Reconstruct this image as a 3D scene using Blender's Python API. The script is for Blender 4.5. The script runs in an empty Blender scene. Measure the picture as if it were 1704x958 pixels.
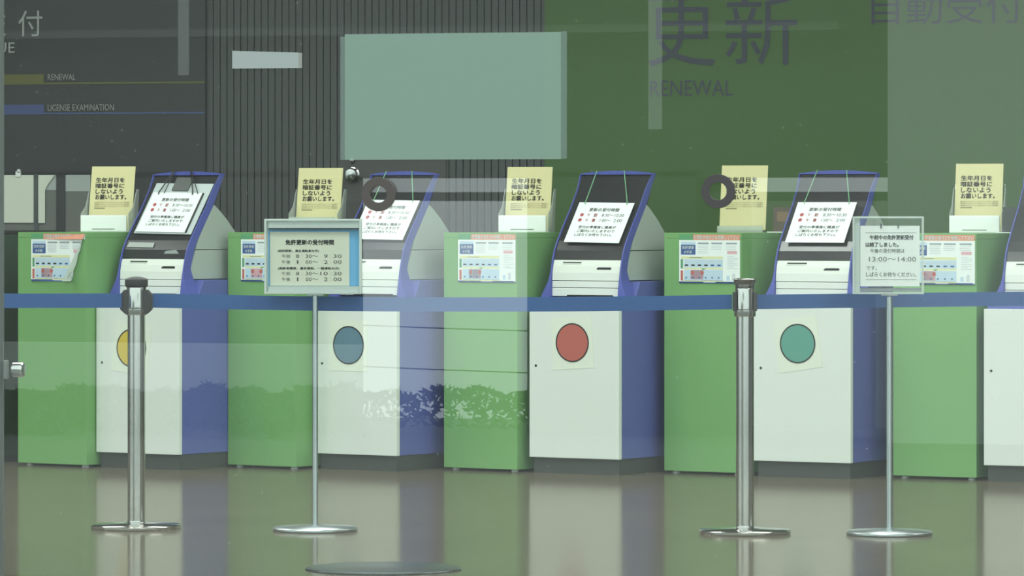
import bpy, bmesh, math, random
from mathutils import Vector, Matrix
random.seed(7)
S = bpy.context.scene
COL = S.collection

# ---------------------------------------------------------------- camera, sky, light, exposure
FPX, HOR, CAMH = 8200.0, 345.0, 1.194       # focal length in pixels, horizon row, eye height (m)
PHI = math.radians(17.0)                    # the camera looks at the back wall 17 degrees off square
cam = bpy.data.objects.new('camera', bpy.data.cameras.new('camera'))
COL.objects.link(cam); S.camera = cam
cam.location = (0, 0, CAMH)
cam.rotation_euler = (math.pi/2, 0, PHI)
cam.data.sensor_width = 36.0
cam.data.lens = FPX*36.0/1704.0
cam.data.shift_y = -(479.0-HOR)/1704.0
cam.data.clip_start = 0.5; cam.data.clip_end = 600

S.view_settings.view_transform = 'Standard'
S.view_settings.look = 'None'
S.view_settings.gamma = 1.0
S.view_settings.use_curve_mapping = False
S.view_settings.exposure = 0.0
S.cycles.transparent_max_bounces = 32

world = bpy.data.worlds.new('overcast_sky'); S.world = world
world.use_nodes = True
bg = world.node_tree.nodes['Background']
bg.inputs['Color'].default_value = (0.86, 0.98, 1.0, 1)
bg.inputs['Strength'].default_value = 1.9
CEILING_LAMP_W = 32.0                        # each ceiling lamp
GLASS_REFLECT = 0.072

FWD = Vector((-math.sin(PHI), math.cos(PHI), 0)); RGT = Vector((math.cos(PHI), math.sin(PHI), 0))
def at(px, py, Z):
    return Vector((0, 0, CAMH)) + FWD*Z + RGT*((px-852.0)/FPX*Z) + Vector((0, 0, -(py-HOR)/FPX*Z))
def floor_at(px, py, z=0.0):
    return at(px, py, FPX*(CAMH-z)/(py-HOR))
def on_y(px, py, y):                         # point of a wall plane y = const
    k = FWD.y + (px-852.0)/FPX*RGT.y
    return at(px, py, y/k)
GY, WY = 14.6, 23.2                          # glass front and back wall
CEIL = 3.3

# ---------------------------------------------------------------- materials
MATS = {}
def mat(name, col, rough=0.5, metal=0.0, spec=0.5, bump=0.0, bscale=60.0, var=0.0, vscale=3.0, coat=0.0):
    if name in MATS: return MATS[name]
    m = bpy.data.materials.new(name); m.use_nodes = True
    nt = m.node_tree; b = nt.nodes['Principled BSDF']
    b.inputs['Base Color'].default_value = (*col, 1)
    b.inputs['Roughness'].default_value = rough
    b.inputs['Metallic'].default_value = metal
    b.inputs['Specular IOR Level'].default_value = spec
    b.inputs['Coat Weight'].default_value = coat
    tc = nt.nodes.new('ShaderNodeTexCoord')
    if var > 0:
        n = nt.nodes.new('ShaderNodeTexNoise'); n.inputs['Scale'].default_value = vscale; n.inputs['Detail'].default_value = 4
        nt.links.new(tc.outputs['Object'], n.inputs['Vector'])
        r = nt.nodes.new('ShaderNodeMapRange'); r.inputs['To Min'].default_value = 1-var; r.inputs['To Max'].default_value = 1+var
        nt.links.new(n.outputs['Fac'], r.inputs['Value'])
        mx = nt.nodes.new('ShaderNodeVectorMath'); mx.operation = 'SCALE'; mx.inputs[0].default_value = col
        nt.links.new(r.outputs['Result'], mx.inputs['Scale']); nt.links.new(mx.outputs['Vector'], b.inputs['Base Color'])
    if bump > 0:
        n = nt.nodes.new('ShaderNodeTexNoise'); n.inputs['Scale'].default_value = bscale
        nt.links.new(tc.outputs['Object'], n.inputs['Vector'])
        bp = nt.nodes.new('ShaderNodeBump'); bp.inputs['Strength'].default_value = bump; bp.inputs['Distance'].default_value = 0.002
        nt.links.new(n.outputs['Fac'], bp.inputs['Height']); nt.links.new(bp.outputs['Normal'], b.inputs['Normal'])
    MATS[name] = m
    return m
def see_through(name, tint, gloss, white=0.0, rough=0.02, wcol=(0.8, 0.85, 0.82), trans=0.0):
    """a clear sheet: transparent with a share of mirror reflection and of milky white"""
    m = bpy.data.materials.new(name); m.use_nodes = True
    nt = m.node_tree; nt.nodes.clear()
    out = nt.nodes.new('ShaderNodeOutputMaterial')
    t = nt.nodes.new('ShaderNodeBsdfTransparent'); t.inputs['Color'].default_value = (*tint, 1)
    g = nt.nodes.new('ShaderNodeBsdfGlossy'); g.inputs['Roughness'].default_value = rough
    mx = nt.nodes.new('ShaderNodeMixShader'); mx.inputs[0].default_value = gloss
    nt.links.new(t.outputs[0], mx.inputs[1]); nt.links.new(g.outputs[0], mx.inputs[2])
    last = mx
    if white > 0:
        d = nt.nodes.new('ShaderNodeBsdfDiffuse'); d.inputs['Color'].default_value = (*wcol, 1)
        tr = nt.nodes.new('ShaderNodeBsdfTranslucent'); tr.inputs['Color'].default_value = (*wcol, 1)
        dm = nt.nodes.new('ShaderNodeMixShader'); dm.inputs[0].default_value = trans
        nt.links.new(d.outputs[0], dm.inputs[1]); nt.links.new(tr.outputs[0], dm.inputs[2])
        m2 = nt.nodes.new('ShaderNodeMixShader'); m2.inputs[0].default_value = white
        nt.links.new(mx.outputs[0], m2.inputs[1]); nt.links.new(dm.outputs[0], m2.inputs[2]); last = m2
    nt.links.new(last.outputs[0], out.inputs[0])
    MATS[name] = m
    return m
green = mat('green_laminate', (0.18, 0.385, 0.14), 0.35, var=0.04, spec=0.3)
white = mat('white_enamel', (0.72, 0.765, 0.72), 0.4, spec=0.3)
offwhite = mat('pale_panel', (0.78, 0.82, 0.76), 0.45, spec=0.3)
blue = mat('blue_enamel', (0.108, 0.132, 0.40), 0.4, spec=0.3)
railblue = mat('violet_blue_rail', (0.085, 0.105, 0.40), 0.45, spec=0.3)
grey = mat('warm_grey_plastic', (0.42, 0.48, 0.44), 0.5)
dark = mat('dark_plinth', (0.05, 0.055, 0.05), 0.5)
screen = mat('dark_screen', (0.020, 0.020, 0.022), 0.22)
black = mat('black_plastic', (0.012, 0.012, 0.013), 0.4)
charcoal = mat('charcoal_plastic', (0.045, 0.042, 0.045), 0.5)
steel = mat('polished_steel', (0.62, 0.60, 0.58), 0.14, 1.0)
satin = mat('satin_grey_steel', (0.55, 0.60, 0.62), 0.3, 1.0)
paper = mat('white_paper', (0.82, 0.88, 0.86), 0.7)
bright = mat('bright_white_plastic', (0.92, 0.95, 0.94), 0.4)
cream = mat('cream_paper', (0.68, 0.70, 0.58), 0.7)
creamtag = mat('pale_cream_paper', (0.72, 0.77, 0.66), 0.7)
yellow = mat('yellow_paper', (0.68, 0.63, 0.34), 0.7)
ink = mat('black_ink', (0.012, 0.013, 0.015), 0.6)
greyink = mat('grey_ink', (0.22, 0.24, 0.22), 0.6)
redink = mat('red_ink', (0.42, 0.06, 0.07), 0.6)
beltblue = mat('blue_webbing', (0.045, 0.115, 0.32), 0.8, bump=0.3, bscale=300)
skyblue = mat('light_blue_card', (0.16, 0.45, 0.75), 0.6)
cordgreen = mat('green_cord', (0.18, 0.42, 0.22), 0.7)
acrylic = see_through('clear_acrylic', (0.985, 0.99, 0.985), 0.02)
acryledge = see_through('acrylic_edge', (0.9, 0.95, 0.94), 0.10, white=0.60)
frosted = see_through('milky_acrylic', (0.9, 0.95, 0.95), 0.05, white=0.55, trans=0.4)

# ---------------------------------------------------------------- mesh helpers
class MB:
    def __init__(s): s.v = []; s.f = []; s.mi = []
    def quad(s, pts, mi=0):
        n = len(s.v); s.v += [tuple(p) for p in pts]; s.f.append(tuple(range(n, n+len(pts)))); s.mi.append(mi); return s
    def box(s, x0, x1, y0, y1, z0, z1, mi=0):
        n = len(s.v)
        s.v += [(x0,y0,z0),(x1,y0,z0),(x1,y1,z0),(x0,y1,z0),(x0,y0,z1),(x1,y0,z1),(x1,y1,z1),(x0,y1,z1)]
        for q in ((0,3,2,1),(4,5,6,7),(0,1,5,4),(1,2,6,5),(2,3,7,6),(3,0,4,7)):
            s.f.append(tuple(n+i for i in q)); s.mi.append(mi)
        return s
    def prism_x(s, yz, x0, x1, mi=0):         # polygon in the y-z plane, counter-clockwise seen from +x
        n = len(s.v); k = len(yz)
        s.v += [(x0, y, z) for y, z in yz] + [(x1, y, z) for y, z in yz]
        s.f.append(tuple(range(n+k-1, n-1, -1))); s.mi.append(mi)
        s.f.append(tuple(range(n+k, n+2*k))); s.mi.append(mi)
        for i in range(k):
            j = (i+1) % k
            s.f.append((n+i, n+j, n+k+j, n+k+i)); s.mi.append(mi)
        return s
    def prism_y(s, xz, y0, y1, mi=0):         # polygon in the x-z plane, seen from -y
        n = len(s.v); k = len(xz)
        s.v += [(x, y0, z) for x, z in xz] + [(x, y1, z) for x, z in xz]
        s.f.append(tuple(range(n, n+k))); s.mi.append(mi)
        s.f.append(tuple(range(n+2*k-1, n+k-1, -1))); s.mi.append(mi)
        for i in range(k):
            j = (i+1) % k
            s.f.append((n+i, n+k+i, n+k+j, n+j)); s.mi.append(mi)
        return s
    def loft(s, rings, mi=0, caps=True):      # closed rings with the same count
        n = len(s.v); k = len(rings[0])
        for r in rings: s.v += [tuple(p) for p in r]
        for a in range(len(rings)-1):
            for i in range(k):
                j = (i+1) % k
                s.f.append((n+a*k+i, n+a*k+j, n+(a+1)*k+j, n+(a+1)*k+i)); s.mi.append(mi)
        if caps:
            s.f.append(tuple(range(n+k-1, n-1, -1))); s.mi.append(mi)
            m = n+(len(rings)-1)*k
            s.f.append(tuple(range(m, m+k))); s.mi.append(mi)
        return s
    def lathe(s, prof, seg=40, cx=0, cy=0, mi=0):   # prof: (radius, z)
        rings = [[(cx+r*math.cos(2*math.pi*i/seg), cy+r*math.sin(2*math.pi*i/seg), z) for i in range(seg)] for r, z in prof]
        return s.loft(rings, mi)
    def disc_y(s, cx, cz, rx, rz, y0, y1, seg=48, mi=0):
        return s.prism_y([(cx+rx*math.cos(2*math.pi*i/seg), cz+rz*math.sin(2*math.pi*i/seg)) for i in range(seg)], y0, y1, mi)
    def ring_y(s, cx, cz, r0, r1, y0, y1, seg=64, mi=0, asp=1.0):
        n = len(s.v)
        for i in range(seg):
            c, d = math.cos(2*math.pi*i/seg), math.sin(2*math.pi*i/seg)
            s.v += [(cx+r0*c, y0, cz+r0*d*asp), (cx+r1*c, y0, cz+r1*d*asp), (cx+r1*c, y1, cz+r1*d*asp), (cx+r0*c, y1, cz+r0*d*asp)]
        for i in range(seg):
            a, b = n+4*i, n+4*((i+1) % seg)
            for p, q in ((0,1),(1,2),(2,3),(3,0)):
                s.f.append((a+p, a+q, b+q, b+p)); s.mi.append(mi)
        return s
    def tube(s, pts, r, seg=8, mi=0):
        rings = []
        for i, p in enumerate(pts):
            a = Vector(pts[max(0, i-1)]); b = Vector(pts[min(len(pts)-1, i+1)])
            d = (b-a).normalized(); u = d.orthogonal().normalized(); w = d.cross(u)
            rings.append([tuple(Vector(p)+u*r*math.cos(2*math.pi*k/seg)+w*r*math.sin(2*math.pi*k/seg)) for k in range(seg)])
        return s.loft(rings, mi)
    def build(s, name, mats, parent=None, bevel=0.0, smooth=False, loc=None, rot=None):
        me = bpy.data.meshes.new(name)
        me.from_pydata(s.v, [], s.f)
        if not isinstance(mats, (list, tuple)): mats = [mats]
        for m in mats: me.materials.append(m)
        me.polygons.foreach_set('material_index', s.mi)
        bm = bmesh.new(); bm.from_mesh(me); bmesh.ops.recalc_face_normals(bm, faces=bm.faces[:])
        if bevel > 0:
            ed = [e for e in bm.edges if len(e.link_faces) == 2 and e.calc_face_angle(0) > 0.5]
            bmesh.ops.bevel(bm, geom=ed, offset=bevel, segments=2, affect='EDGES', profile=0.7, clamp_overlap=True)
        if smooth:
            for f in bm.faces: f.smooth = True
            for e in bm.edges:
                if len(e.link_faces) == 2 and e.calc_face_angle(0) > 0.6: e.smooth = False
        bm.to_mesh(me); bm.free()
        o = bpy.data.objects.new(name, me); COL.objects.link(o)
        if parent: o.parent = parent
        if loc is not None: o.location = loc
        if rot is not None: o.rotation_euler = rot
        return o
def tag(o, label, cat, group=None):
    o['label'] = label; o['category'] = cat
    if group: o['group'] = group
    return o
def thing(name, label, cat, loc=(0,0,0), rot=(0,0,0), group=None):
    o = bpy.data.objects.new(name, None); COL.objects.link(o)
    o.location = loc; o.rotation_euler = rot; o.empty_display_size = 0.1
    return tag(o, label, cat, group)
def structure(o): o['kind'] = 'structure'; return o
def matrix_of(loc, rz): return Matrix.Translation(loc) @ Matrix.Rotation(rz, 4, 'Z')

_glyphs = {}
def glyphs(body, bold):
    k = (body, bold)
    if k not in _glyphs:
        c = bpy.data.curves.new('lettering', 'FONT'); c.body = body; c.offset = bold; c.resolution_u = 2
        o = bpy.data.objects.new('lettering', c); COL.objects.link(o)
        bpy.context.view_layer.update()
        dg = bpy.context.evaluated_depsgraph_get()
        me = bpy.data.meshes.new_from_object(o.evaluated_get(dg))
        v = [(p.co.x, p.co.y) for p in me.vertices]; f = [tuple(p.vertices) for p in me.polygons]
        bpy.data.objects.remove(o); bpy.data.curves.remove(c); bpy.data.meshes.remove(me)
        _glyphs[k] = (v, f)
    return _glyphs[k]
def write(mb, body, x0, x1, z0, z1, bold=0.0, y=-0.0012, mi=0):
    """letters fitted into the rectangle x0..x1, z0..z1 of a sheet that faces -y"""
    v, f = glyphs(body, 0.0)
    ax, bx = min(p[0] for p in v), max(p[0] for p in v); az, bz = min(p[1] for p in v), max(p[1] for p in v)
    sx, sz = (x1-x0)/(bx-ax), (z1-z0)/(bz-az)
    for ox, oz in (((0, 0),) if bold == 0 else ((-bold, -bold), (bold, -bold), (-bold, bold), (bold, bold))):
        n = len(mb.v)
        mb.v += [(x0+(p[0]-ax+ox)*sx, y, z0+(p[1]-az+oz)*sz) for p in v]
        for q in f: mb.f.append(tuple(n+i for i in q)); mb.mi.append(mi)
    return mb
def flat(mb, x0, x1, z0, z1, y=-0.0008, mi=0):
    return mb.quad([(x0,y,z0),(x1,y,z0),(x1,y,z1),(x0,y,z1)], mi)

# ---------------------------------------------------------------- the room
def floor_material():
    m = bpy.data.materials.new('polished_tan_tiles'); m.use_nodes = True
    nt = m.node_tree; b = nt.nodes['Principled BSDF']
    tc = nt.nodes.new('ShaderNodeTexCoord')
    br = nt.nodes.new('ShaderNodeTexBrick')
    br.offset = 0.0; br.inputs['Scale'].default_value = 1.0
    br.inputs['Brick Width'].default_value = 0.6; br.inputs['Row Height'].default_value = 0.6
    br.inputs['Mortar Size'].default_value = 0.004
    br.inputs['Color1'].default_value = (0.118, 0.100, 0.074, 1); br.inputs['Color2'].default_value = (0.112, 0.094, 0.070, 1)
    br.inputs['Mortar'].default_value = (0.09, 0.075, 0.055, 1)
    nt.links.new(tc.outputs['Object'], br.inputs['Vector'])
    n = nt.nodes.new('ShaderNodeTexNoise'); n.inputs['Scale'].default_value = 2.5; n.inputs['Detail'].default_value = 6
    nt.links.new(tc.outputs['Object'], n.inputs['Vector'])
    r = nt.nodes.new('ShaderNodeMapRange'); r.inputs['To Min'].default_value = 0.85; r.inputs['To Max'].default_value = 1.15
    nt.links.new(n.outputs['Fac'], r.inputs['Value'])
    mx = nt.nodes.new('ShaderNodeVectorMath'); mx.operation = 'SCALE'
    nt.links.new(br.outputs['Color'], mx.inputs[0]); nt.links.new(r.outputs['Result'], mx.inputs['Scale'])
    nt.links.new(mx.outputs['Vector'], b.inputs['Base Color'])
    b.inputs['Roughness'].default_value = 0.6; b.inputs['Specular IOR Level'].default_value = 0.0
    gl = nt.nodes.new('ShaderNodeBsdfGlossy'); gl.inputs['Roughness'].default_value = 0.12; gl.inputs['Color'].default_value = (1, .98, .92, 1)
    lw = nt.nodes.new('ShaderNodeLayerWeight'); lw.inputs['Blend'].default_value = 0.5
    pw = nt.nodes.new('ShaderNodeMath'); pw.operation = 'POWER'; pw.inputs[1].default_value = 3.0
    mr = nt.nodes.new('ShaderNodeMath'); mr.operation = 'MULTIPLY_ADD'; mr.inputs[1].default_value = 0.44; mr.inputs[2].default_value = 0.03
    ms = nt.nodes.new('ShaderNodeMixShader'); out = nt.nodes['Material Output']
    nt.links.new(lw.outputs['Facing'], pw.inputs[0]); nt.links.new(pw.outputs[0], mr.inputs[0]); nt.links.new(mr.outputs[0], ms.inputs[0])
    nt.links.new(b.outputs[0], ms.inputs[1]); nt.links.new(gl.outputs[0], ms.inputs[2]); nt.links.new(ms.outputs[0], out.inputs['Surface'])
    return m
XL, XR = -13.0, 1.2
structure(MB().box(XL-.2, XR+.2, GY-.1, WY+.2, -.2, 0).build('floor', floor_material()))
structure(MB().box(XL-.2, XR+.2, GY-.1, WY+.2, CEIL, CEIL+.2).build('ceiling', mat('ceiling_white', (0.5, 0.52, 0.5), 0.8)))
structure(MB().box(XL-.2, XL, GY-.1, WY+.2, 0, CEIL).build('wall_left', mat('grey_wall', (0.16, 0.17, 0.165), 0.7)))
structure(MB().box(XR, XR+.2, GY-.1, WY+.2, 0, CEIL).build('wall_right', MATS['grey_wall']))
structure(MB().box(XL-.2, XR+.2, WY+.03, WY+.2, 0, CEIL).build('wall_back', mat('dark_wall', (0.05, 0.052, 0.05), 0.6)))
def wx(px): return on_y(px, 345, WY).x
def wz(py): return on_y(852, py, WY).z
# green wall to the right, with a panel joint
gw = MB()
gx, gj = wx(908), wx(1478)
gw.box(gx, XR, WY-.02, WY+.03, 0, CEIL)
structure(gw.build('wall_green', mat('green_wall_paint', (0.055, 0.135, 0.022), 0.55, var=0.05)))
# ribbed cladding between the black board and the green wall
rb = MB(); x = wx(345); pitch = 0.0365
while x < gx-.005:
    rb.box(x, min(x+pitch-.006, gx), WY-.004, WY+.03, 0, CEIL); x += pitch
structure(rb.build('wall_ribbed', mat('grey_ribbed_metal', (0.085, 0.09, 0.09), 0.5, spec=0.3)))
# flush door in the cladding with its round lever rose and cylinder
dr = structure(MB().box(wx(567), wx(743), WY-.012, WY+.03, 0, wz(200)).build('door_1', mat('grey_brown_door', (0.075, 0.072, 0.066), 0.5), bevel=.002))
kx, kz = wx(588.5), wz(290)
k = MB().lathe([(.037,0),(.037,.006),(.024,.010),(.020,.016),(.033,.022),(.035,.030),(.028,.038),(.001,.041)], 32)
k.build('door_knob', steel, dr, smooth=True, loc=(kx, WY-.012, kz), rot=(math.pi/2, 0, 0))
k = MB().lathe([(.017,0),(.017,.008),(.012,.014),(.001,.016)], 28)
k.build('lock_cylinder', steel, dr, smooth=True, loc=(wx(587.5), WY-.012, wz(266)), rot=(math.pi/2, 0, 0))
# ceiling lamps
lampm = bpy.data.materials.new('lamp_diffuser'); lampm.use_nodes = True
lb = lampm.node_tree.nodes['Principled BSDF']; lb.inputs['Emission Color'].default_value = (0.95, 1, 0.97, 1); lb.inputs['Emission Strength'].default_value = 3.0
for i, lx in enumerate((-11.2, -9.0, -6.8, -4.6, -2.4, -0.4)):
    for j, ly in enumerate((16.0, 18.2, 20.2)):
        t = thing('ceiling_lamp', 'long recessed ceiling lamp above the reception hall', 'ceiling lamp', (lx, ly, CEIL), (0,0,0), 'recessed lamps in the hall ceiling')
        f = MB().box(-.65,.65,-.16,-.14,-.03,0).box(-.65,.65,.14,.16,-.03,0).box(-.65,-.63,-.14,.14,-.03,0).box(.63,.65,-.14,.14,-.03,0)
        f.build('lamp_frame', offwhite, t)
        MB().box(-.63,.63,-.14,.14,-.02,-.005).build('lamp_diffuser', lampm, t)
        ld = bpy.data.lights.new('lamp_light', 'AREA'); ld.shape = 'RECTANGLE'; ld.size = 1.2; ld.size_y = .26; ld.energy = CEILING_LAMP_W; ld.color = (0.95, 1, 0.96)
        lo = bpy.data.objects.new('lamp_light', ld); COL.objects.link(lo); lo.parent = t; lo.location = (0, 0, -.04)

# ---------------------------------------------------------------- black direction board, left
bw = MB().box(XL, wx(345), WY-.03, WY+.03, 0, CEIL)
structure(bw.build('wall_black', mat('black_board', (0.026, 0.028, 0.029), 0.5)))
pale_letter = mat('pale_letter', (0.42, 0.44, 0.43), 0.6)
dim_letter = mat('dim_grey_letter', (0.33, 0.34, 0.33), 0.6)
def wall_sign(name, label, cat, build):
    t = thing(name, label, cat, (0, WY, 0)); build(t); return t
def bigcard(t):
    m = MB(); write(m, '交', wx(-27), wx(14.5), wz(51), wz(9), 0.0, -.036); write(m, '付', wx(35), wx(75), wz(52), wz(8), 0.0, -.036); write(m, 'ISSUE', wx(-30), wx(29), wz(80), wz(62), 0.0, -.036)
    m.build('lettering', pale_letter, t)
wall_sign('wall_lettering', 'pale lettering ending in UE, cut by the left edge of the black wall', 'lettering', bigcard)
def stripe(col, y0, y1, yl, text, ty0, ty1, tx1):
    def b(t):
        m = MB().box(XL+.02, wx(77), -.034, -.03, wz(yl+3), wz(y0)).box(wx(77), wx(344), -.034, -.03, wz(yl+3), wz(yl))
        m.build('stripe', col, t)
        w = MB(); write(w, text, wx(84), wx(tx1), wz(ty1), wz(ty0), 0.0, -.036); w.build('lettering', dim_letter, t)
    return b
wall_sign('stripe_sign', 'olive yellow stripe with RENEWAL on the black wall, upper of two', 'sign', stripe(mat('olive_stripe', (0.13, 0.135, 0.03), 0.6), 117, 133, 131.5, 'RENEWAL', 117, 127.5, 130))
wall_sign('stripe_sign', 'blue stripe with LICENSE EXAMINATION on the black wall, lower of two', 'sign', stripe(mat('blue_stripe', (0.055, 0.085, 0.24), 0.6), 169, 186, 183, 'LICENSE EXAMINATION', 169, 180, 194))
violet = mat('dark_violet_letter', (0.045, 0.052, 0.075), 0.6)
def renew(t):
    m = MB(); write(m, '更', wx(1080), wx(1192), wz(113), wz(-5), 0.0, -.024); write(m, '新', wx(1209), wx(1328), wz(112), wz(-5), 0.0, -.024)
    write(m, 'RENEWAL', wx(1084), wx(1222), wz(162), wz(136), 0.0, -.024)
    m.build('lettering', violet, t)
wall_sign('wall_lettering', 'large dark lettering reading RENEWAL in two scripts on the green wall', 'lettering', renew)
def auto(t):
    m = MB(); write(m, '自動受付', wx(1452), wx(1704), wz(48), wz(-8), 0.0, -.024); m.build('lettering', violet, t)
wall_sign('wall_lettering', 'thin four character lettering at the top right of the green wall', 'lettering', auto)

# ---------------------------------------------------------------- display panels and papers behind the first counter
DY = 22.85
def dx(px): return on_y(px, 345, DY).x
def dz(py): return on_y(100, py, DY).z
t = thing('display_panel', 'grey display panels between dark posts behind the leftmost counter', 'display panel', (0, DY, 0))
pm = mat('grey_felt', (0.16, 0.165, 0.155), 0.8); pt = mat('pale_grey_band', (0.42, 0.47, 0.45), 0.7)
for a, b, h in ((2, 57, 318), (65, 94, 316), (109, 150, 318)):
    p = MB().box(dx(a), dx(b), 0, .03, .1, dz(h)).build('panel', pm, t)
    MB().box(dx(a), dx(b), 0, .03, dz(h), dz(291)).build('header_band', pt, p)
MB().box(dx(57), dx(65), -.005, .035, 0, dz(289)).build('post', mat('blue_grey_post', (0.07, 0.085, 0.09), .5), t)
MB().box(dx(94), dx(109), -.005, .035, 0, dz(289)).build('post', mat('black_post', (0.03, 0.03, 0.032), .5), t)
MB().box(dx(-40), dx(160), -.05, .08, 0, .05).build('foot', dark, t)
t = thing('paper_sheet', 'large blank white paper clipped to the panel at the left edge', 'paper', (0, DY-.006, 0), (0,0,0))
MB().box(dx(3), dx(57), -.004, 0, dz(370.5), dz(291)).build('sheet', creamtag, t)
MB().box(dx(28), dx(36), -.012, .002, dz(294), dz(285)).disc_y(dx(33), dz(284.5), .008, .01, -.012, .002).build('clip', bright, t, bevel=.001)
t = thing('paper_sheet', 'narrow folded white paper strip beside the blue grey post', 'paper', (0, DY-.006, 0))
MB().prism_y([(dx(65), dz(371)), (dx(76), dz(371)), (dx(76), dz(316)), (dx(80), dz(308)), (dx(92), dz(291)), (dx(65), dz(291))], -.004, 0).build('sheet', creamtag, t)
# dark cabinet at the left edge
t = thing('side_cabinet', 'dark grey green cabinet partly seen at the far left edge', 'cabinet', floor_at(-95, 766), (0, 0, math.radians(-14)))
MB().box(0, .33, 0, .5, .03, 1.07).build('body', mat('dark_grey_green', (0.06, 0.095, 0.065), 0.4), t, bevel=.004)
MB().box(.0, .33, .03, .47, 0, .03).build('plinth', dark, t)
MB().box(-.005, .335, -.005, .505, 1.07, 1.085).build('top', charcoal, t, bevel=.003)

# ---------------------------------------------------------------- green counters
def poster_print(W, L, tw, th):
    """printed leaflet content for an A4 poster with lower left corner at 0,0"""
    m = MB()
    #0 white 1 navy 2 pale blue 3 orange 4 green 5 grey 6 yellow 7 pink 8 ink 9 red 10 pale grey
    flat(m, 0, tw*.23, th*.885, th, mi=4); flat(m, tw*.23, tw, th*.885, th, mi=3)
    write(m, '申請書の書き方を確認して下さい', tw*.25, tw*.98, th*.9, th*.985, .02, mi=0)
    flat(m, 0, tw, 0, th*.02, mi=1); flat(m, 0, tw*.4, 0, th*.035, mi=1); flat(m, tw*.6, tw*.97, 0, th*.035, mi=1)
    flat(m, tw*.03, tw*.27, th*.79, th*.85, mi=2)
    flat(m, tw*.03, tw*.27, th*.585, th*.79, mi=1)
    write(m, '免許更新', tw*.05, tw*.25, th*.70, th*.765, .02, mi=0); write(m, 'の手順', tw*.08, tw*.21, th*.61, th*.67, .02, mi=0)
    for k, x0 in enumerate((.31, .53, .77)):
        flat(m, tw*x0, tw*(x0+.18), th*.80, th*.835, mi=5)
        for q in range(5 if k == 0 else 3): flat(m, tw*x0, tw*(x0+.165), th*(.755-.035*q), th*(.77-.035*q), mi=10)
    flat(m, tw*.03, tw*.72, th*.50, th*.55, mi=6); flat(m, tw*.17, tw*.38, th*.515, th*.53, mi=5)
    flat(m, tw*.08, tw*.72, th*.325, th*.49, mi=2); flat(m, tw*.08, tw*.72, th*.05, th*.275, mi=2)
    flat(m, tw*.08, tw*.72, th*.285, th*.32, mi=6); flat(m, tw*.08, tw*.72, th*.03, th*.06, mi=6)
    flat(m, tw*.025, tw*.065, th*.30, th*.49, mi=4); flat(m, tw*.025, tw*.065, th*.05, th*.26, mi=9)
    flat(m, tw*.19, tw*.40, th*.08, th*.27, mi=7)
    m.disc_y(tw*.22, th*.215, .009, .009, -.0014, -.0012, 20, 9); m.disc_y(tw*.38, th*.215, .009, .009, -.0014, -.0012, 20, 9)
    for q in range(6):
        flat(m, tw*(.095+.107*q), tw*(.15+.107*q), th*.355, th*.385, y=-.0014, mi=8 if q < 4 else 1)
        flat(m, tw*(.105+.107*q), tw*(.13+.107*q), th*.10, th*.128, y=-.0014, mi=1)
        flat(m, tw*(.10+.107*q), tw*(.16+.107*q), th*.42, th*.45, y=-.0014, mi=10)
    m.quad([(tw*.36,-.0014,th*.305),(tw*.40,-.0014,th*.275),(tw*.44,-.0014,th*.305)], mi=4)
    flat(m, tw*.79, tw*.95, th*.60, th*.665, mi=7)
    for q in range(8): flat(m, tw*.79, tw*(.96 if q % 3 else .9), th*(.545-.035*q), th*(.56-.035*q), mi=10)
    flat(m, tw*.78, tw*.83, th*.06, th*.16, mi=2); flat(m, tw*.87, tw*.92, th*.06, th*.20, mi=10)
    return m
PMATS = [paper, mat('print_navy', (0.04, 0.10, 0.30), .6), mat('print_pale_blue', (0.50, 0.66, 0.78), .6), mat('print_orange', (0.72, 0.30, 0.19), .6),
         mat('print_green', (0.10, 0.33, 0.15), .6), mat('print_grey', (0.30, 0.36, 0.40), .6), mat('print_yellow', (0.72, 0.74, 0.40), .6),
         mat('print_pink', (0.72, 0.42, 0.47), .6), ink, mat('print_red', (0.5, 0.12, 0.10), .6), mat('print_pale_grey', (0.60, 0.66, 0.68), .6)]
def proj_x(p):
    v = Vector(p)
    return 852 + FPX*v.dot(RGT)/v.dot(FWD)
KI = [ # left px, bottom y of door, right px (front edge), angle
    (160.0, 754.3, 297.5, 35, 'white and blue kiosk with the yellow circle, behind the left belt post'),
    (526.0, 755.4, 660.0, 35, 'white and blue kiosk with the blue circle, right of the cream sign board'),
    (880.8, 760.5, 1030.0, 33, 'white and blue kiosk with the red circle at the centre'),
    (1254.3, 766.2, 1415.5, 30, 'white and blue kiosk with the green circle, right of the right belt post'),
    (1637.0, 773.8, 1800.0, 28, 'white and blue kiosk cut off by the right edge of the photo')]
KLAY = []
for (px, py, pr, ang, lab), zb in zip(KI, (.063, .066, .0685, .070, .070)):
    loc = floor_at(px, py, zb); loc.z = 0; rz = PHI - math.radians(ang)
    d = Vector((math.cos(rz), math.sin(rz), 0)); W = .48
    for _ in range(30): W *= (pr-px)/(proj_x(loc+d*W)-px)
    KLAY.append((loc, rz, W, matrix_of(loc, rz)))
HC = 1.08
CO = [  # left bottom pixel, right bottom x, facing angle
    (30.0, 769.2, 144.0, 35, 'leftmost green counter carrying a poster that curls away at one side'),
    (379.3, 772.4, 492.3, 35, 'green counter half hidden behind the cream board on a thin pole'),
    (738.8, 776.8, 860.5, 32, 'green counter between the blue circle and the red circle kiosks'),
    (1105.3, 782.4, 1234.0, 30, 'green counter behind the belt post on the right'),
    (1486.0, 790.6, 1625.0, 27, 'rightmost green counter behind the clear sign holder')]
POST = ['colourful A4 poster whose right side curls away on the leftmost counter', 'colourful A4 poster half covered by the cream sign board',
        'washed out A4 poster on the counter left of the red circle kiosk', 'colourful A4 poster just left of the right belt post',
        'colourful A4 poster half covered by the clear sign holder']
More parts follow.
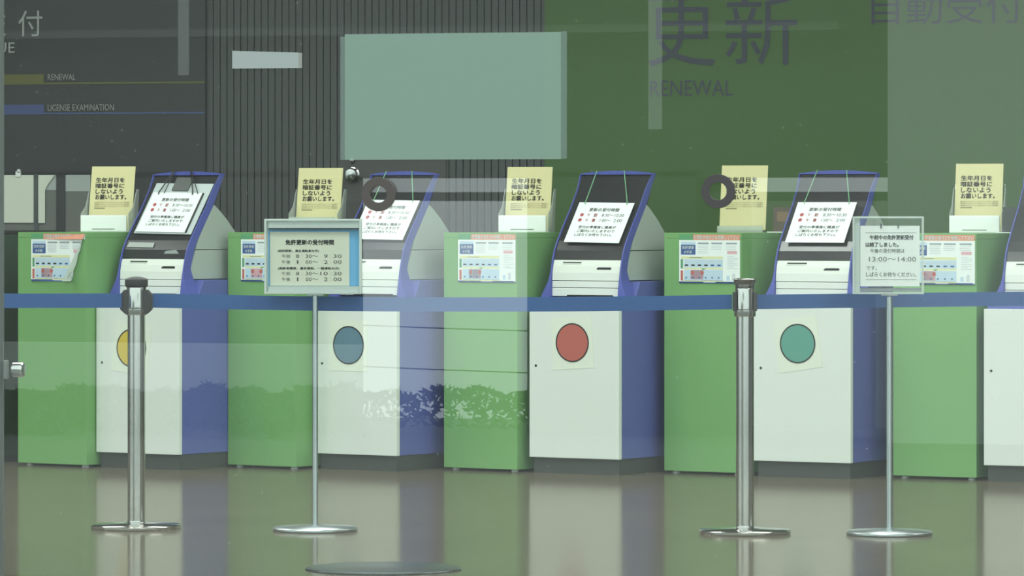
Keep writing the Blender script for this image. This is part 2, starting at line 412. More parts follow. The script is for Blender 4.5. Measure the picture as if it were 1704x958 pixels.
LEAF = [ # leaflet: top-left px, top-right px, top y, bottom y
    (145, 219, 276.5, 358, 385, 'yellow leaflet in the holder nearest the left edge', 'white leaflet holder on the leftmost green counter'),
    (491, 565.5, 279, 362, 387, 'yellow leaflet standing just above the cream sign board', 'clear leaflet holder behind the cream sign board'),
    (841, 914, 277.5, 361, 386, 'yellow leaflet between the blue and red circle kiosks', 'white leaflet holder on the counter left of the red circle kiosk'),
    (1203, 1279, 275, 378, 385, 'full height yellow leaflet partly covered by a black ring', 'empty fronted clear holder of the full height leaflet'),
    (1588, 1669, 272, 357.5, 386, 'thick yellow leaflet pad in the holder nearest the right edge', 'white leaflet holder on the rightmost green counter')]
CLAY = []
for i, (px, py, pr, ang, lab) in enumerate(CO):
    loc = floor_at(px, py, .012); loc.z = 0
    rz = PHI - math.radians(ang) if i == 0 else KLAY[i-1][1]
    d = Vector((math.cos(rz), math.sin(rz), 0)); W = .385
    for _ in range(30): W *= (pr-px)/(proj_x(loc+d*W)-px)
    D = .50
    CLAY.append((matrix_of(loc, rz), W, rz))
    t = thing('service_counter', lab, 'counter', loc, (0, 0, rz), 'green counters of the reception row')
    MB().box(0, W, 0, D, .012, HC-.025).build('body', green, t, bevel=.002)
    MB().box(0, W, 0, D, HC-.0245, HC).build('top', green, t, bevel=.002)
    for fx in (.04, W-.04):
        for fy in (.04, D-.04):
            MB().lathe([(.016,0),(.016,.006),(.010,.012)], 16, fx, fy).build('foot', bright, t)
    # poster taped to the front
    M = matrix_of(loc, rz)
    tw, th = W*.785, .218
    p = thing('poster', POST[i], 'poster', M @ Vector((W*.2, -.003, .855)), (0, 0, rz), 'A4 posters on the green counters')
    pr_ = poster_print(W, None, tw, th)
    sh = MB()
    if i == 0:                                 # right side peels off towards the lower corner
        n = 14; nz = 8
        def curl(x, z):
            lim = tw*(.76 + .24*(z/th)); x2 = min(x, lim)
            return (x2, -max(0, x-lim)*.9)
        def sub(pts):
            return [(curl(q[0], q[2])[0], q[1]+curl(q[0], q[2])[1], q[2]) for q in pts]
        for a in range(n):
            for b in range(nz):
                q = [(tw*u/n, -.0002, th*.885*v/nz) for u, v in ((a,b),(a+1,b),(a+1,b+1),(a,b+1))]
                sh.quad(sub(q))
        flat(sh, 0, tw, th*.885, th, y=-.0002)
        pr_.v = sub(pr_.v)
    else:
        sh.box(0, tw, -.0006, 0, 0, th)
    sh.build('sheet', paper, p); pr_.build('print', PMATS, p)
    # leaflet and holder on the top, turned towards the visitor
    l0, l1, ty, by, hy, la, lh = LEAF[i]
    Zc = loc.dot(FWD) + .30
    yaw = math.radians(13); hr = PHI - yaw
    s = FPX/Zc
    base = at((l0+l1)/2-3 + (0 if i != 3 else -4), 345, Zc); base.z = HC
    h = thing('leaflet_holder', lh, 'leaflet holder', base, (0, 0, hr), 'leaflet holders on the counters')
    hw = .118
    if i in (0, 2, 4):
        MB().box(-hw, hw-.01, -.05, -.035, 0, .078).build('front_pocket', bright, h, bevel=.006)
        MB().box(-.06, .05, -.0512, -.0498, .011, .015).build('slot', greyink, h)
    elif i == 1:
        MB().box(-hw, hw-.01, -.05, -.045, 0, .07).build('front_pocket', frosted, h, bevel=.002)
    else:
        MB().box(-hw+.01, hw-.015, -.03, -.024, 0, .03).build('front_pocket', frosted, h, bevel=.002)
    MB().box(-hw, hw, -.045, .10, 0, .006).build('base', acryledge if i != 3 else acrylic, h, bevel=.001)
    for sx in ((-1, 1) if i != 3 else ()):
        MB().prism_x([(-.045, .004), (.09, .004), (.12, .20 if sx > 0 else .20), (.085, .20), (.03, .12), (-.045, .085)], sx*hw-.003 if sx > 0 else -hw, sx*hw if sx > 0 else -hw+.003).build('side_cheek', frosted, h)
    MB().prism_x([(.058, .004), (.062, .004), (.116, .22), (.112, .22)], -hw+.004, hw-.004).build('back_plate', acrylic, h)
    z0 = .008 if i != 3 else .012
    tilt = math.radians(13)
    L = thing('leaflet', la, 'leaflet', base + Matrix.Rotation(hr, 3, 'Z') @ Vector((0, .028 if i != 3 else .02, z0)), (-tilt, 0, hr), 'yellow leaflets in the counter holders')
    lw, lh_ = .107, ((HC - CAMH) + (345-ty)/s + CAMH - HC - 0) if False else (((CAMH + (345-ty)/s) - HC - z0)/math.cos(tilt))
    th_ = .005 if i != 4 else .016
    MB().box(-lw, lw, -.0, th_, 0, lh_).build('sheet', [yellow], L, bevel=.0006)
    m = MB(); top = lh_
    rows = ['生年月日を', '暗証番号に', 'しないよう', 'お願いします。']
    xs = ((-.082, .058), (-.082, .058), (-.080, .052), (-.080, .072))
    for q, (r_, (a, b)) in enumerate(zip(rows, xs)):
        write(m, r_, a, b, top-.078-.0275*q, top-.055-.0275*q, .022)
    m.build('lettering', ink, L)
    m = MB()
    for q in range(4):
        if q == 3: flat(m, -.082, -.03, top-.205, top-.200)
        else: write(m, '暗証番号は忘れないように控えておいて下さい電話番号', -.082, .09, top-.178-.009*q, top-.1715-.009*q, .0)
    m.build('fine_print', mat('olive_ink', (0.20, 0.18, 0.08), .6), L)

# ---------------------------------------------------------------- reception kiosks
PROF = [(.958,.118),(1.0,.132),(1.043,.156),(1.12,.212),(1.197,.272),(1.28,.325),(1.347,.366)]   # z, y of the screen face
def prof_y(z):
    for (a, ya), (b, yb) in zip(PROF, PROF[1:]):
        if z <= b: return ya+(yb-ya)*(z-a)/(b-a)
    return PROF[-1][1]
CIRC = [('yellow', (0.62, 0.47, 0.06), 219.5, 578.5, 8.0), ('blue', (0.10, 0.20, 0.27), 580.6, 574, 0.5), ('red', (0.46, 0.11, 0.085), 953, 569.6, -3.5), ('green', (0.10, 0.32, 0.26), 1328, 571.3, -8.5)]
NOTE = ['white hours notice on a clear board, on the yellow circle kiosk', 'white hours notice partly under a black ring, on the blue circle kiosk',
        'white hours notice hanging on green cords, on the red circle kiosk', 'white hours notice beside the clear sign holder, on the green circle kiosk']
def rail(side, W, n):
    m = MB(); pts = [(.772, .085, .042), (.80, .088, .036), (.835, .092, .018), (.866, .098, .006), (.91, .106, 0)] + [(z, y, -.0007*i) for i, (z, y) in enumerate(PROF)]
    rings = []
    for z, y, fl in pts:
        wide = .044 + (.05 if z < .84 else .02 if z < .87 else 0)
        if z > 1.25: wide = .044 - (z-1.25)*.2
        i0 = n - .001 - (.010 if z > 1.3 else 0)*(z-1.3)/.047 if z > 1.3 else n - .001
        o0 = i0 - .007 - fl
        f = y - .008; b = y + wide
        q = [(o0, f), (i0, f), (i0, b), (o0, b)]
        if side > 0: q = [(W-x, yy) for x, yy in q][::-1]
        rings.append([(x, yy, z) for x, yy in q])
    return m.loft(rings)
for i, (px, py, pr, ang, lab) in enumerate(KI):
    loc, rz, W, M = KLAY[i]
    n = .058
    t = thing('reception_kiosk', lab, 'kiosk', loc, (0, 0, rz), 'reception kiosks of the row')
    MB().box(.012, W-.012, .02, .55, 0, .0695).build('plinth', dark, t)
    MB().prism_x([(.026,.07),(.58,.07),(.58,.862),(.19,.862),(.15,.79),(.026,.77)], 0.006, W-.006).build('body', blue, t, bevel=.004)
    dr = MB().box(0, W, 0, .025, .07, .752).build('door', white, t, bevel=.004)
    MB().disc_y(.035, .482, .006, .006, -.001, .004, 20).build('keyhole', black, dr)
    MB().prism_x([(.10,.795),(.15,.795),(.15,.831),(.10,.831)], n, W-n).build('lower_tray', offwhite, t, bevel=.002)
    MB().box(n+.08, W-n-.035, .0985, .12, .795, .8005).build('tray_slot', black, t)
    MB().prism_x([(.101,.8335),(.15,.8335),(.15,.8625),(.101,.8625)], n, W-n).build('paper_tray', offwhite, t, bevel=.002)
    fp = MB().prism_x([(.101,.865),(.17,.865),(.17,.957),(.118,.957),(.109,.93),(.103,.90)], n, W-n).build('front_panel', offwhite, t, bevel=.0015)
    pw = W-2*n
    m = MB()
    y0 = .1045
    def fy(z): return .1008 + max(0, z-.865)*.17
    a, b = n+pw*.11, n+pw*.41
    m.quad([(a+.004, fy(.939)-.0022, .939), (b, fy(.939)-.0022, .939), (b-.008, fy(.888)-.0008, .888), (a, fy(.888)-.0008, .888)])
    m.build('card_recess', mat('recess_grey', (0.62, 0.68, 0.60), .5), fp)
    MB().box(a+.012, b, fy(.945)-.003, fy(.945)+.01, .9435, .9485).build('receipt_slot', charcoal, fp)
    c0, c1 = n+pw*.645, n+pw*.865
    MB().prism_y([(c0, .917), (c0+.008, .912), (c1-.006, .912), (c1, .917), (c1, .922), (c1-.006, .925), (c0+.01, .925)], fy(.918)-.004, fy(.918)+.012).build('card_slot', black, fp)
    ps = [(y, z) for z, y in PROF]
    sc = MB().prism_x(ps + [(y+.03, z) for y, z in ps[::-1]], n-.003, W-n+.003).build('screen', screen, t)
    for sd in (-1, 1): rail(sd, W, n).build('side_rail', railblue, t, bevel=.002)
    arch = []
    for q in range(17):
        u = q/16; arch.append((n-.009+(W-2*n+.018)*u, 1.3475+.013*math.sin(math.pi*u)**.8))
    MB().prism_y([(n-.009, 1.343), (W-n+.009, 1.343)] + arch[::-1], .358, .402).build('top_rail', railblue, t)
    hs = [(.152,.866),(.172,.957),(.208,1.043),(.264,1.12),(.315,1.20)]
    MB().prism_x([(.155,.866),(.57,.866),(.55,.998),(.192,.998),(.172,.957)], n-.004, W-n+.004).build('rear_housing', grey, t, bevel=.002)
    MB().prism_x([(.193,1.001),(.549,1.001),(.49,1.075),(.42,1.14),(.37,1.178),(.33,1.205),(.315,1.197),(.262,1.12),(.208,1.043)], n-.004, W-n+.004).build('rear_cover', grey, t, bevel=.003)
    MB().prism_x([(.30,1.17),(.33,1.17),(.40,1.345),(.37,1.345)], n+.002, W-n-.002).build('screen_back', charcoal, t)
    # circle sheet on the door
    if i < 4:
        nm, col, cx, cy, rot = CIRC[i]
        sF = FPX/(loc.dot(FWD)-.1)
        zz = CAMH-(cy-345)/sF; fx = W*(cx-px)/(pr-px)
        c = thing('circle_sign', nm + ' circle on cream paper taped to a white kiosk door', 'sign', M @ Vector((fx, -.0005, zz)), (0, math.radians(rot), rz), 'coloured circle sheets on the kiosk doors')
        MB().box(-.108, .108, -.0006, 0, -.118, .114).build('sheet', mat('circle_sheet', (0.74, 0.79, 0.68), .7), c)
        MB().disc_y(0, 0, .0835, .0855, -.0016, -.001).build('circle', mat('circle_'+nm, col, .6), c)
        MB().ring_y(0, 0, .0815, .0875, -.0022, -.0012).build('outline', ink, c)
    # hours notice hung from the top of the screen
    if i < 4:
        dxn, dzn = ((.0, .045), (-.005, .012), (.0, 0), (-.012, .0))[i]
        y1 = prof_y(1.225+dzn); y0 = prof_y(1.04+dzn); tl = math.atan2(y1-y0, .185)
        x0 = .100+dxn
        org = M @ Vector((x0, y0-.022, 1.038+dzn)); rt = (-tl, math.radians(.8 if i != 3 else 0), rz)
        N = thing('hours_notice', NOTE[i], 'notice', org, rt, 'hours notices on the kiosk screens')
        nw, nh = .292, .222
        if i == 0:
            MB().box(-.012, nw+.032, .004, .007, -.006, nh+.056).build('backing_board', see_through('pale_clear_board', (.9,.95,.95), .05, white=.62, wcol=(.72,.80,.80)), N)
            MB().box(.10, .195, -.004, .009, nh+.012, nh+.085).build('clip', mat('smoky_clip', (0.10, .105, .10), .4), N, bevel=.002)
            MB().box(nw-.002, nw+.004, -.003, .004, 0, nh).build('edge_strip', black, N)
        MB().box(0, nw, -.001, .001, 0, nh).build('sheet', paper, N)
        m = MB()
        write(m, '更新の受付時間', nw*.235, nw*.775, nh*.775, nh*.86, .022)
        write(m, '8:30～10:30', nw*.50, nw*.90, nh*.645, nh*.72, .004)
        write(m, '1:00～', nw*.50, nw*.69, nh*.515, nh*.59, .004); write(m, '2:00', nw*.75, nw*.90, nh*.515, nh*.59, .004)
        write(m, '受付の準備後に職員が', nw*.16, nw*.84, nh*.345, nh*.415, .02)
        write(m, 'ご案内いたしますので', nw*.16, nw*.84, nh*.25, nh*.32, .02)
        write(m, 'しばらくお待ち下さい。', nw*.14, nw*.82, nh*.155, nh*.225, .02)
        m.build('lettering', ink, N)
        m = MB()
        for zz, w2 in ((.64, '前'), (.51, '後')):
            m.disc_y(nw*.135, nh*(zz+.045), .0095, .0095, -.0016, -.001, 20)
            write(m, '午', nw*.235, nw*.285, nh*zz, nh*(zz+.085), .012); write(m, w2, nw*.355, nw*.415, nh*zz, nh*(zz+.085), .03)
        m.build('red_lettering', redink, N)
        R = Matrix.LocRotScale(org, __import__('mathutils').Euler(rt), None).inverted()
        cm = black if i == 0 else cordgreen
        for cx_, tx_ in (((.035, .175), (.235, .275)) if i == 0 else ((.035, .140), (nw-.035, .285))):
            a = Vector((cx_, 0, nh-.006)); b = R @ (M @ Vector((tx_, .352, 1.362)))
            MB().tube([a+Vector((0,-.003,-.006)), a+Vector((0,-.006,.004)), b], .0022 if i else .003).build('cord', cm, N)
            if i == 0: MB().tube([a+Vector((.03,-.003,.0)), b+Vector((.004,0,0))], .0022).build('cord', cm, N)
    if i == 0:
        MB().quad([(n+.015, prof_y(1.01)-.004, 1.012), (n+.17, prof_y(1.01)-.004, 1.010), (n+.17, prof_y(1.03)-.004, 1.032), (n+.02, prof_y(1.03)-.004, 1.034)]).build('label_strip', mat('label_grey', (.38,.42,.40), .5), sc)
        MB().quad([(n+.24, prof_y(.985)-.003, .982), (n+.33, prof_y(.985)-.003, .982), (n+.31, prof_y(.995)-.003, 1.0), (n+.25, prof_y(.995)-.003, .995)]).build('painted_glare', mat('glare_grey', (.30,.34,.34), .4), sc)  # grey patch painted as a small glare on the dark screen
# dark boxes at the back of two counters
for (px, w, ci, lab, cb) in ((1288, .10, 3, 'small brown carton on the counter left of the green circle kiosk', .085), (1672, .075, 4, 'small dark carton beside the kiosk at the right edge', .07)):
    CM, cw, crz = CLAY[ci]
    dep = .3
    for _ in range(30): dep += (px - proj_x(CM @ Vector((cw-cb, dep, 0))))/210.0
    dep = min(dep, .43)
    p = CM @ Vector((cw-cb, dep, HC))
    t = thing('carton', lab, 'box', p, (0, 0, crz))
    MB().box(0, w, 0, .06, .004, .115).build('body', mat('brown_card', (.10, .075, .055), .7) if ci == 3 else mat('dark_card', (.05,.055,.06), .7), t, bevel=.002)
    MB().box(-.025, w, -.015, .07, 0, .004).build('tray', bright, t)
    if ci == 3:
        MB().box(.02, w-.02, -.001, .001, .05, .095).build('label', mat('tan_label', (.22,.14,.08), .7), t)

# ---------------------------------------------------------------- belt posts and belts
ST = [(227.0, 879.0, 'left steel belt post in front of the yellow circle kiosk', True), (1239.5, 887.5, 'right steel belt post in front of the green circle kiosk', False)]
posts = []
def belt_post(loc, lab, octagon, face):
    t = thing('belt_post', lab, 'belt post', loc, (0, 0, face), 'belt barrier posts')
    MB().lathe([(.166,0),(.168,.004),(.168,.012),(.16,.017),(.06,.022),(.034,.026),(.0335,.03)], 64).build('base', steel, t, smooth=True)
    MB().lathe([(.0325,.024),(.0325,.80)], 40).build('pole', steel, t, smooth=True)
    MB().lathe([(.039,.795),(.040,.80),(.040,.818),(.036,.822),(.036,.895),(.034,.90)], 40).build('head', steel, t, smooth=True)
    if octagon:
        MB().lathe([(.034,.895),(.041,.900),(.043,.905),(.043,.925),(.040,.929),(.018,.936),(.001,.937)], 40).build('cap', charcoal, t, smooth=True)
        for sx in (-1, 1):
            pts = [(.018,.797+.0),(.038,.797),(.058,.815),(.058,.87),(.043,.888),(.018,.888)]
            MB().prism_y([(sx*x, z) for x, z in (pts if sx > 0 else pts[::-1])], -.026, .026).build('belt_cassette', charcoal, t, bevel=.003)
    else:
        MB().lathe([(.034,.895),(.0355,.90),(.0355,.912),(.040,.918),(.042,.93),(.036,.934),(.001,.935)], 40).build('cap', mat('worn_steel', (.35,.34,.33), .25, 1.0), t, smooth=True)
        MB().box(-.044, -.03, -.025, .025, .815, .885).build('belt_cassette', charcoal, t, bevel=.003)
        MB().box(.03, .044, -.025, .025, .815, .885).build('belt_cassette', charcoal, t, bevel=.003)
    return loc
p0 = belt_post(floor_at(*ST[0][:2]), ST[0][2], True, PHI-math.radians(4))
p1 = belt_post(floor_at(*ST[1][:2]), ST[1][2], False, PHI)
pl = at(-700, 345, 17.2); pl.z = 0; pl = belt_post(pl, 'belt post beyond the left edge of the picture', True, PHI)
pr = at(2150, 345, 18.6); pr.z = 0; pr = belt_post(pr, 'belt post beyond the right edge of the picture', False, PHI)
def belt(a, b, za, zb, sag, lab, r0=.05, r1=.05):
    d = (b-a); L = d.length; d.normalize(); nrm = Vector((-d.y, d.x, 0))*.0012
    a2, b2 = a+d*(r0+.012), b-d*(r1+.012); m = MB(); rings = []
    for q in range(33):
        u = q/32; p = a2.lerp(b2, u); z = za+(zb-za)*u - sag*4*u*(1-u)
        rings.append([tuple(p-nrm+Vector((0,0,z-.0265))), tuple(p+nrm+Vector((0,0,z-.0265))), tuple(p+nrm+Vector((0,0,z+.0265))), tuple(p-nrm+Vector((0,0,z+.0265)))])
    o = m.loft(rings).build('retractable_belt', beltblue)
    return tag(o, lab, 'belt', 'blue belts of the barrier')
belt(pl, p0, .865, .848, .0, 'short blue belt running off the left edge from the left post')
belt(p0, p1, .848, .848, .012, 'long blue belt stretched between the two steel posts', .05, .035)
belt(p1, pr, .848, .862, .0, 'blue belt running off the right edge behind the clear sign holder', .035, .035)

# ---------------------------------------------------------------- sign stands
def stand(px, py, lab, zb, rx):
    t = thing('sign_stand', lab, 'sign stand', floor_at(px, py), (0, 0, PHI-math.radians(3)), 'notice stands on thin poles')
    MB().lathe([(.154,0),(.157,.004),(.157,.010),(.15,.015),(.03,.022),(.0125,.026)], 64).build('base', satin, t, smooth=True)
    MB().lathe([(rx,.02),(rx,zb)], 24).build('pole', satin, t, smooth=True)
    return t
t = stand(524.5, 882.8, 'thin pole stand with a cream hours board and blue strip', .872, .0105)
s = 450.5
def X1(px): return (px-524.5)/s
def Z1(py): return CAMH-(py-345)/s
f = MB(); x0, x1, z0, z1 = X1(440), X1(602), Z1(489), Z1(364)
b_ = .008
f.box(x0, x0+b_, -.02, .02, z0, z1).box(x1-b_, x1, -.02, .02, z0, z1).box(x0+b_, x1-b_, -.02, .02, z1-b_, z1).box(x0+b_, x1-b_, -.02, .02, z0, z0+b_)
bd = MB().box(x0, x1, .012, .016, z0, z1).build('back_sheet', frosted, t)
f.build('frame', acryledge, t, bevel=.003)
MB().box(X1(447), X1(598), -.012, -.004, Z1(379), Z1(369)).build('top_band', mat('pale_grey_band2', (.55,.62,.60), .5), t)
MB().box(X1(447), X1(598), -.013, -.004, Z1(381.5), Z1(379)).build('band_shadow_gap', charcoal, t)
MB().box(X1(447), X1(598), -.014, -.004, Z1(485), Z1(476)).build('bottom_band', mat('pale_grey_band2', (.55,.62,.60), .5), t)
MB().box(X1(446), X1(598), .004, .010, Z1(476), Z1(381)).build('blue_card', skyblue, t)
bp = MB().box(X1(449), X1(581.5), .0005, .003, Z1(475.5), Z1(385.5)).build('paper', cream, t)
MB().box(-.03, .03, -.012, .012, z0-.006, z0).build('bracket', satin, t, bevel=.002)
m = MB(); g = MB()
def w1(mm, tx, a, b, yb, yt, bold): write(mm, tx, X1(a), X1(b), Z1(yb), Z1(yt), bold, y=-.0006)
w1(m, '免許更新の受付時間', 475, 555.5, 407, 398.8, .028)
w1(m, '(初回更新、違反運転者の方)', 462, 530.5, 419.8, 415.2, .02)
for (yb, yt, a) in ((429, 423, '午前'), (438.6, 432.8, '午後'), (457.8, 452, '午前'), (467.5, 461.5, '午後')):
    w1(g, a, 468.5, 483, yb, yt, .0)
for (yb, yt, c1, c2, c3, c4) in ((429,423,'8','30～','9','30'), (438.6,432.8,'1','00～','2','00'), (457.8,452,'8','30～','10','30'), (467.5,461.5,'1','00～','2','00')):
    w1(g, c1, 492.5 if c1 != '1' else 494, 498 if c1 != '1' else 496.5, yb, yt, .0)
    w1(g, c2, 508.5, 529.5, yb, yt, .0)
    w1(g, c3, 539 if len(c3) == 1 else 533, 545.5, yb, yt, .0); w1(g, c4, 555, 568.5, yb, yt, .0)
    for q in (503, 550.5): g.disc_y(X1(q), Z1(yb-1.2), .0009, .0009, -.0008, -.0004, 8); g.disc_y(X1(q), Z1(yb-4.2), .0009, .0009, -.0008, -.0004, 8)
w1(m, '(高齢者講習、優良運転、一般運転の方)', 462.5, 564.5, 448.8, 444.2, .02)
m.build('bold_lettering', ink, bp); g.build('lettering', mat('soft_grey_ink', (.10,.105,.10), .6), bp)

t = stand(1480, 889.2, 'thin pole stand with a clear holder and white notice', .868, .0115)
s = 455.5
def X2(px): return (px-1480)/s
def Z2(py): return CAMH-(py-345)/s
x0, x1, z0, z1 = X2(1419), X2(1537), Z2(489), Z2(360)
MB().box(x0, x1, -.024, -.020, z0, z1).build('front_sheet', acrylic, t)
MB().box(x0, x1, .020, .024, z0, z1).build('back_sheet', acrylic, t)
f = MB(); f.box(x0, x0+.007, -.02, .02, z0, z1).box(x1-.007, x1, -.02, .02, z0, z1).box(x0+.007, x1-.007, -.02, .02, z1-.007, z1).box(x0+.007, x1-.007, -.02, .02, z0, z0+.007)
f.box(x0+.007, X2(1431), -.006, .006, z0+.007, z1-.007)
f.build('frame', acryledge, t, bevel=.002)
MB().box(-.03, .03, -.012, .012, z0-.006, z0).build('bracket', satin, t, bevel=.002)
MB().box(X2(1431), X2(1533), -.004, .006, Z2(484.5), Z2(479)).build('bottom_bar', mat('grey_bar', (.25,.27,.30), .4), t)
bp = MB().box(X2(1431.5), X2(1530), -.012, -.010, Z2(476), Z2(375.5)).build('paper', mat('bright_paper', (.92,.94,.92), .7), t)
for q in (1466, 1494.5): MB().box(X2(q)-.002, X2(q)+.002, -.016, -.006, Z2(379.5), Z2(372)).build('clip', charcoal, t)
m = MB(); g = MB()
def w2(mm, tx, a, b, yb, yt, bold): write(mm, tx, X2(a), X2(b), Z2(yb), Z2(yt), bold, y=-.0130)
w2(m, '午前中の免許更新受付', 1447.5, 1519.5, 398.5, 391, .03)
w2(m, 'は終了しました。', 1440.5, 1495, 410.5, 403, .03)
w2(g, '午後の受付時間は', 1448, 1505, 420.5, 413.5, .005)
w2(g, '13:00～14:00', 1446, 1524, 435, 427, .0)
w2(g, 'です。', 1441.5, 1459, 449, 442.5, .0)
w2(g, 'しばらくお待ちください。', 1441, 1524, 460, 452.5, .005)
flat(g, X2(1440), X2(1524), Z2(387.3), Z2(386.7), y=-.0130); flat(g, X2(1441), X2(1525), Z2(465.3), Z2(464.7), y=-.0130)
m.build('bold_lettering', ink, bp); g.build('lettering', mat('soft_grey_ink', (.10,.105,.10), .6), bp)

# round dark plate on the floor by the glass
c = floor_at(638, 947)
t = thing('floor_plate', 'round dark metal plate lying on the floor near the glass', 'floor plate', c)
MB().lathe([(.255,0),(.258,.002),(.256,.006),(.24,.009),(.001,.010)], 72).build('disc', mat('dark_metal_plate', (.10,.115,.115), .28, .9), t, smooth=True)

# ---------------------------------------------------------------- glass front
def gx_(px): return on_y(px, 345, GY).x
def gz_(py): return on_y(852, py, GY).z
pane = see_through('window_glass', (0.95, 0.975, 0.955), GLASS_REFLECT, white=0.012, wcol=(.8,.82,.78), rough=0.0)
ml = gx_(1)
structure(MB().box(ml, XR, GY, GY+.010, .02, CEIL).build('window_1', pane))
structure(MB().box(XL, ml-.05, GY, GY+.010, .02, CEIL).build('window_2', pane))
fr = structure(MB().box(ml-.05, ml, GY-.02, GY+.03, 0, CEIL).build('trim_1', mat('grey_aluminium', (.14,.15,.15), .4), bevel=.003))
# settled dust specks on the panes
nt = pane.node_tree
tc = nt.nodes.new('ShaderNodeTexCoord'); vo = nt.nodes.new('ShaderNodeTexVoronoi'); vo.inputs['Scale'].default_value = 16
lt = nt.nodes.new('ShaderNodeMath'); lt.operation = 'LESS_THAN'; lt.inputs[1].default_value = 0.045
sp = nt.nodes.new('ShaderNodeMath'); sp.operation = 'MULTIPLY_ADD'; sp.inputs[1].default_value = 0.16; sp.inputs[2].default_value = 0.012
nt.links.new(tc.outputs['Object'], vo.inputs['Vector']); nt.links.new(vo.outputs['Distance'], lt.inputs[0]); nt.links.new(lt.outputs[0], sp.inputs[0])
last = nt.nodes['Material Output'].inputs[0].links[0].from_node
nt.links.new(sp.outputs[0], last.inputs[0])
t = MB().lathe([(.024,0),(.024,.03),(.02,.034),(.001,.036)], 28).build('lock_cylinder', steel, fr, smooth=True, loc=(gx_(14), GY+.045, gz_(624)), rot=(0, math.pi/2, 0))
t = MB().box(ml-.002, ml+.012, GY+.012, GY+.04, gz_(640), gz_(608)).build('lock_case', mat('lock_grey', (.32,.33,.32), .4, .6), fr, bevel=.003)
sheetm = see_through('milky_sheet', (.62,.72,.68), 0.02, white=.52, wcol=(.45,.57,.49), trans=.35)
edgem = see_through('sheet_edge_reflection', (.7,.78,.74), 0.02, white=.30, wcol=(.42,.50,.47), trans=.35)  # for side strips imitating the sheet edge reflected in the second glass surface
t = thing('glass_notice', 'large milky translucent sheet stuck on the glass, seen from its blank back', 'sheet', (0, GY, 0))
MB().box(gx_(574), gx_(934), -.003, -.001, gz_(265), gz_(54)).build('sheet', sheetm, t)
MB().box(gx_(567), gx_(574), -.003, -.001, gz_(265), gz_(58)).build('reflected_edge', edgem, t)
MB().box(gx_(934), gx_(943.5), -.003, -.001, gz_(264), gz_(53)).build('reflected_edge', edgem, t)
t = thing('glass_notice', 'small blank white strip stuck on the glass above the ribbed wall', 'sheet', (0, GY, 0))
MB().prism_y([(gx_(387), gz_(110)), (gx_(497), gz_(110)), (gx_(497), gz_(84)), (gx_(387), gz_(80))], -.003, -.001).build('sheet', mat('strip_paper', (.34,.375,.35), .7), t)
MB().box(gx_(497), gx_(503), -.003, -.001, gz_(110), gz_(84.5)).build('reflected_edge', mat('strip_edge_reflection', (.28,.28,.25), .7), t)  # stands in for the doubled reflection of this strip's edge
for px, py, r0, r1, lab in ((630.5, 323, 14, 28.5, 'brown black ring stuck on the glass, in front of the blue circle kiosk'), (1195.5, 318.5, 14.5, 28, 'black ring stuck on the glass, overlapping a yellow leaflet')):
    t = thing('ring_sticker', lab, 'ring', (gx_(px), GY, gz_(py)), (0,0,0), 'black rings on the glass')
    sc_ = gx_(px+1)-gx_(px)
    MB().ring_y(0, 0, r0*sc_, r1*sc_, -.006, -.001, asp=FPX and ((gz_(py)-gz_(py+1))/sc_)).build('ring', mat('ring_black', (.05,.042,.042), .45) if px > 1000 else mat('ring_brown', (.075,.06,.052), .45), t, bevel=.001)

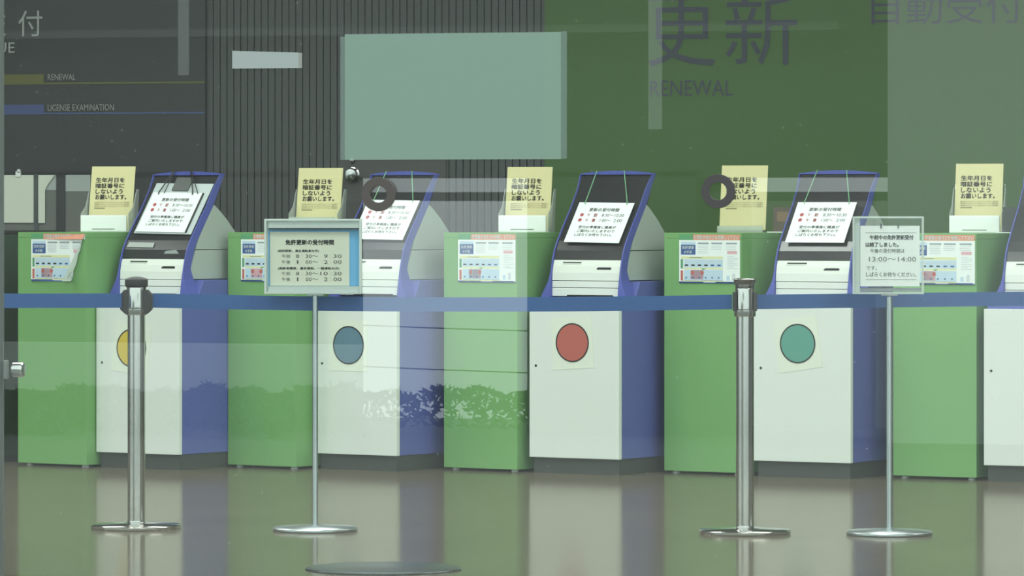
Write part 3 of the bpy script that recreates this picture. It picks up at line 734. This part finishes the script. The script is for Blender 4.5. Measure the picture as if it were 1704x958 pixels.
# ---------------------------------------------------------------- what stands outside and mirrors in the glass
def out(px, py, Y):                           # place on a plane outside that mirrors in the glass
    p = on_y(px, py, Y); return Vector((p.x, 2*GY-Y, p.z))
concrete = mat('dark_concrete', (.10,.105,.10), .8, var=.15, vscale=.6)
pale_conc = mat('pale_concrete', (.42,.43,.41), .8, var=.08, vscale=.6)
structure(MB().quad([(-60, GY-.2, -.05), (-60, -62, -2.9), (40, -62, -2.9), (40, GY-.2, -.05)]).build('ground_outside', mat('asphalt_grey', (.13,.135,.125), .8, var=.2, vscale=.4)))
def block(name, m, l, r, top, bot, Z, depth=3.0):
    a, b = out(l, bot, Z), out(r, top, Z)
    b.x = out(r, top, Z+depth).x
    return structure(MB().box(a.x, b.x, a.y-depth, a.y, a.z, b.z).build(name, m))
mid_conc = mat('mid_concrete', (.24,.25,.24), .8, var=.1, vscale=.6)
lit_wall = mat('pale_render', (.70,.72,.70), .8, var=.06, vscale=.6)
block('building_slab', concrete, -700, 2400, -260, 297, 64)
block('building_band', mid_conc, -700, 1400, 36, 72, 63.6, .2)
block('building_beam', concrete, -700, 2400, 318, 335, 62, .4)
block('building_wing', concrete, -700, 604, 285, 760, 64)
block('building_pier', concrete, 877, 1250, 285, 760, 64)
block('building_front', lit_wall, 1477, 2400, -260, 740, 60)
block('building_far', pale_conc, 1150, 1520, 330, 770, 82)
block('pale_band_reflector', lit_wall, -700, 604, 574, 640, 58, .2)  # invented low wall, added to mirror as the pale band at left
# shrubs along the far edge of the lawn
h = MB()
for _ in range(3600):
    px = random.uniform(-300, 1000); Y = random.uniform(54, 57.5) if px < 610 else random.uniform(70, 76)
    top = 650 + 5*math.sin(px*.031) + 4*math.sin(px*.083+1)
    py = top + 70*random.random()**1.6
    p = out(px, py, Y); r = random.uniform(.06, .14)
    a = Vector((random.uniform(-1,1), random.uniform(-1,1), random.uniform(-1,1))).normalized(); b = a.orthogonal().normalized()
    h.quad([p-a*r, p+b*r*.4, p+a*r, p-b*r*.4])
o = h.build('hedge_outside', mat('dark_leaf', (.045,.07,.03), .7)); o['kind'] = 'structure'
for k, (ya, yb) in enumerate(((538, 551), (606, 621), (548, 559))[:2]):
    o = MB().tube([out(480, ya-2, 67), out(720, (ya+yb)/2+1, 67), out(960, yb+2, 67)], .009, 6).build('overhead_wire', black); o['kind'] = 'structure'

for px, w, yb, Y in ((305, 17, 125, 50), (1090, 22, 215, 50)):  # hanging pale cylinders added to mirror as upright light streaks
    a, b = out(px-w/2, yb, Y), out(px+w/2, -260, Y)
    o = MB().lathe([((b.x-a.x)/2, a.z), ((b.x-a.x)/2, b.z)], 24).build('streak_reflector', lit_wall, loc=((a.x+b.x)/2, a.y, 0)); o['kind'] = 'structure'
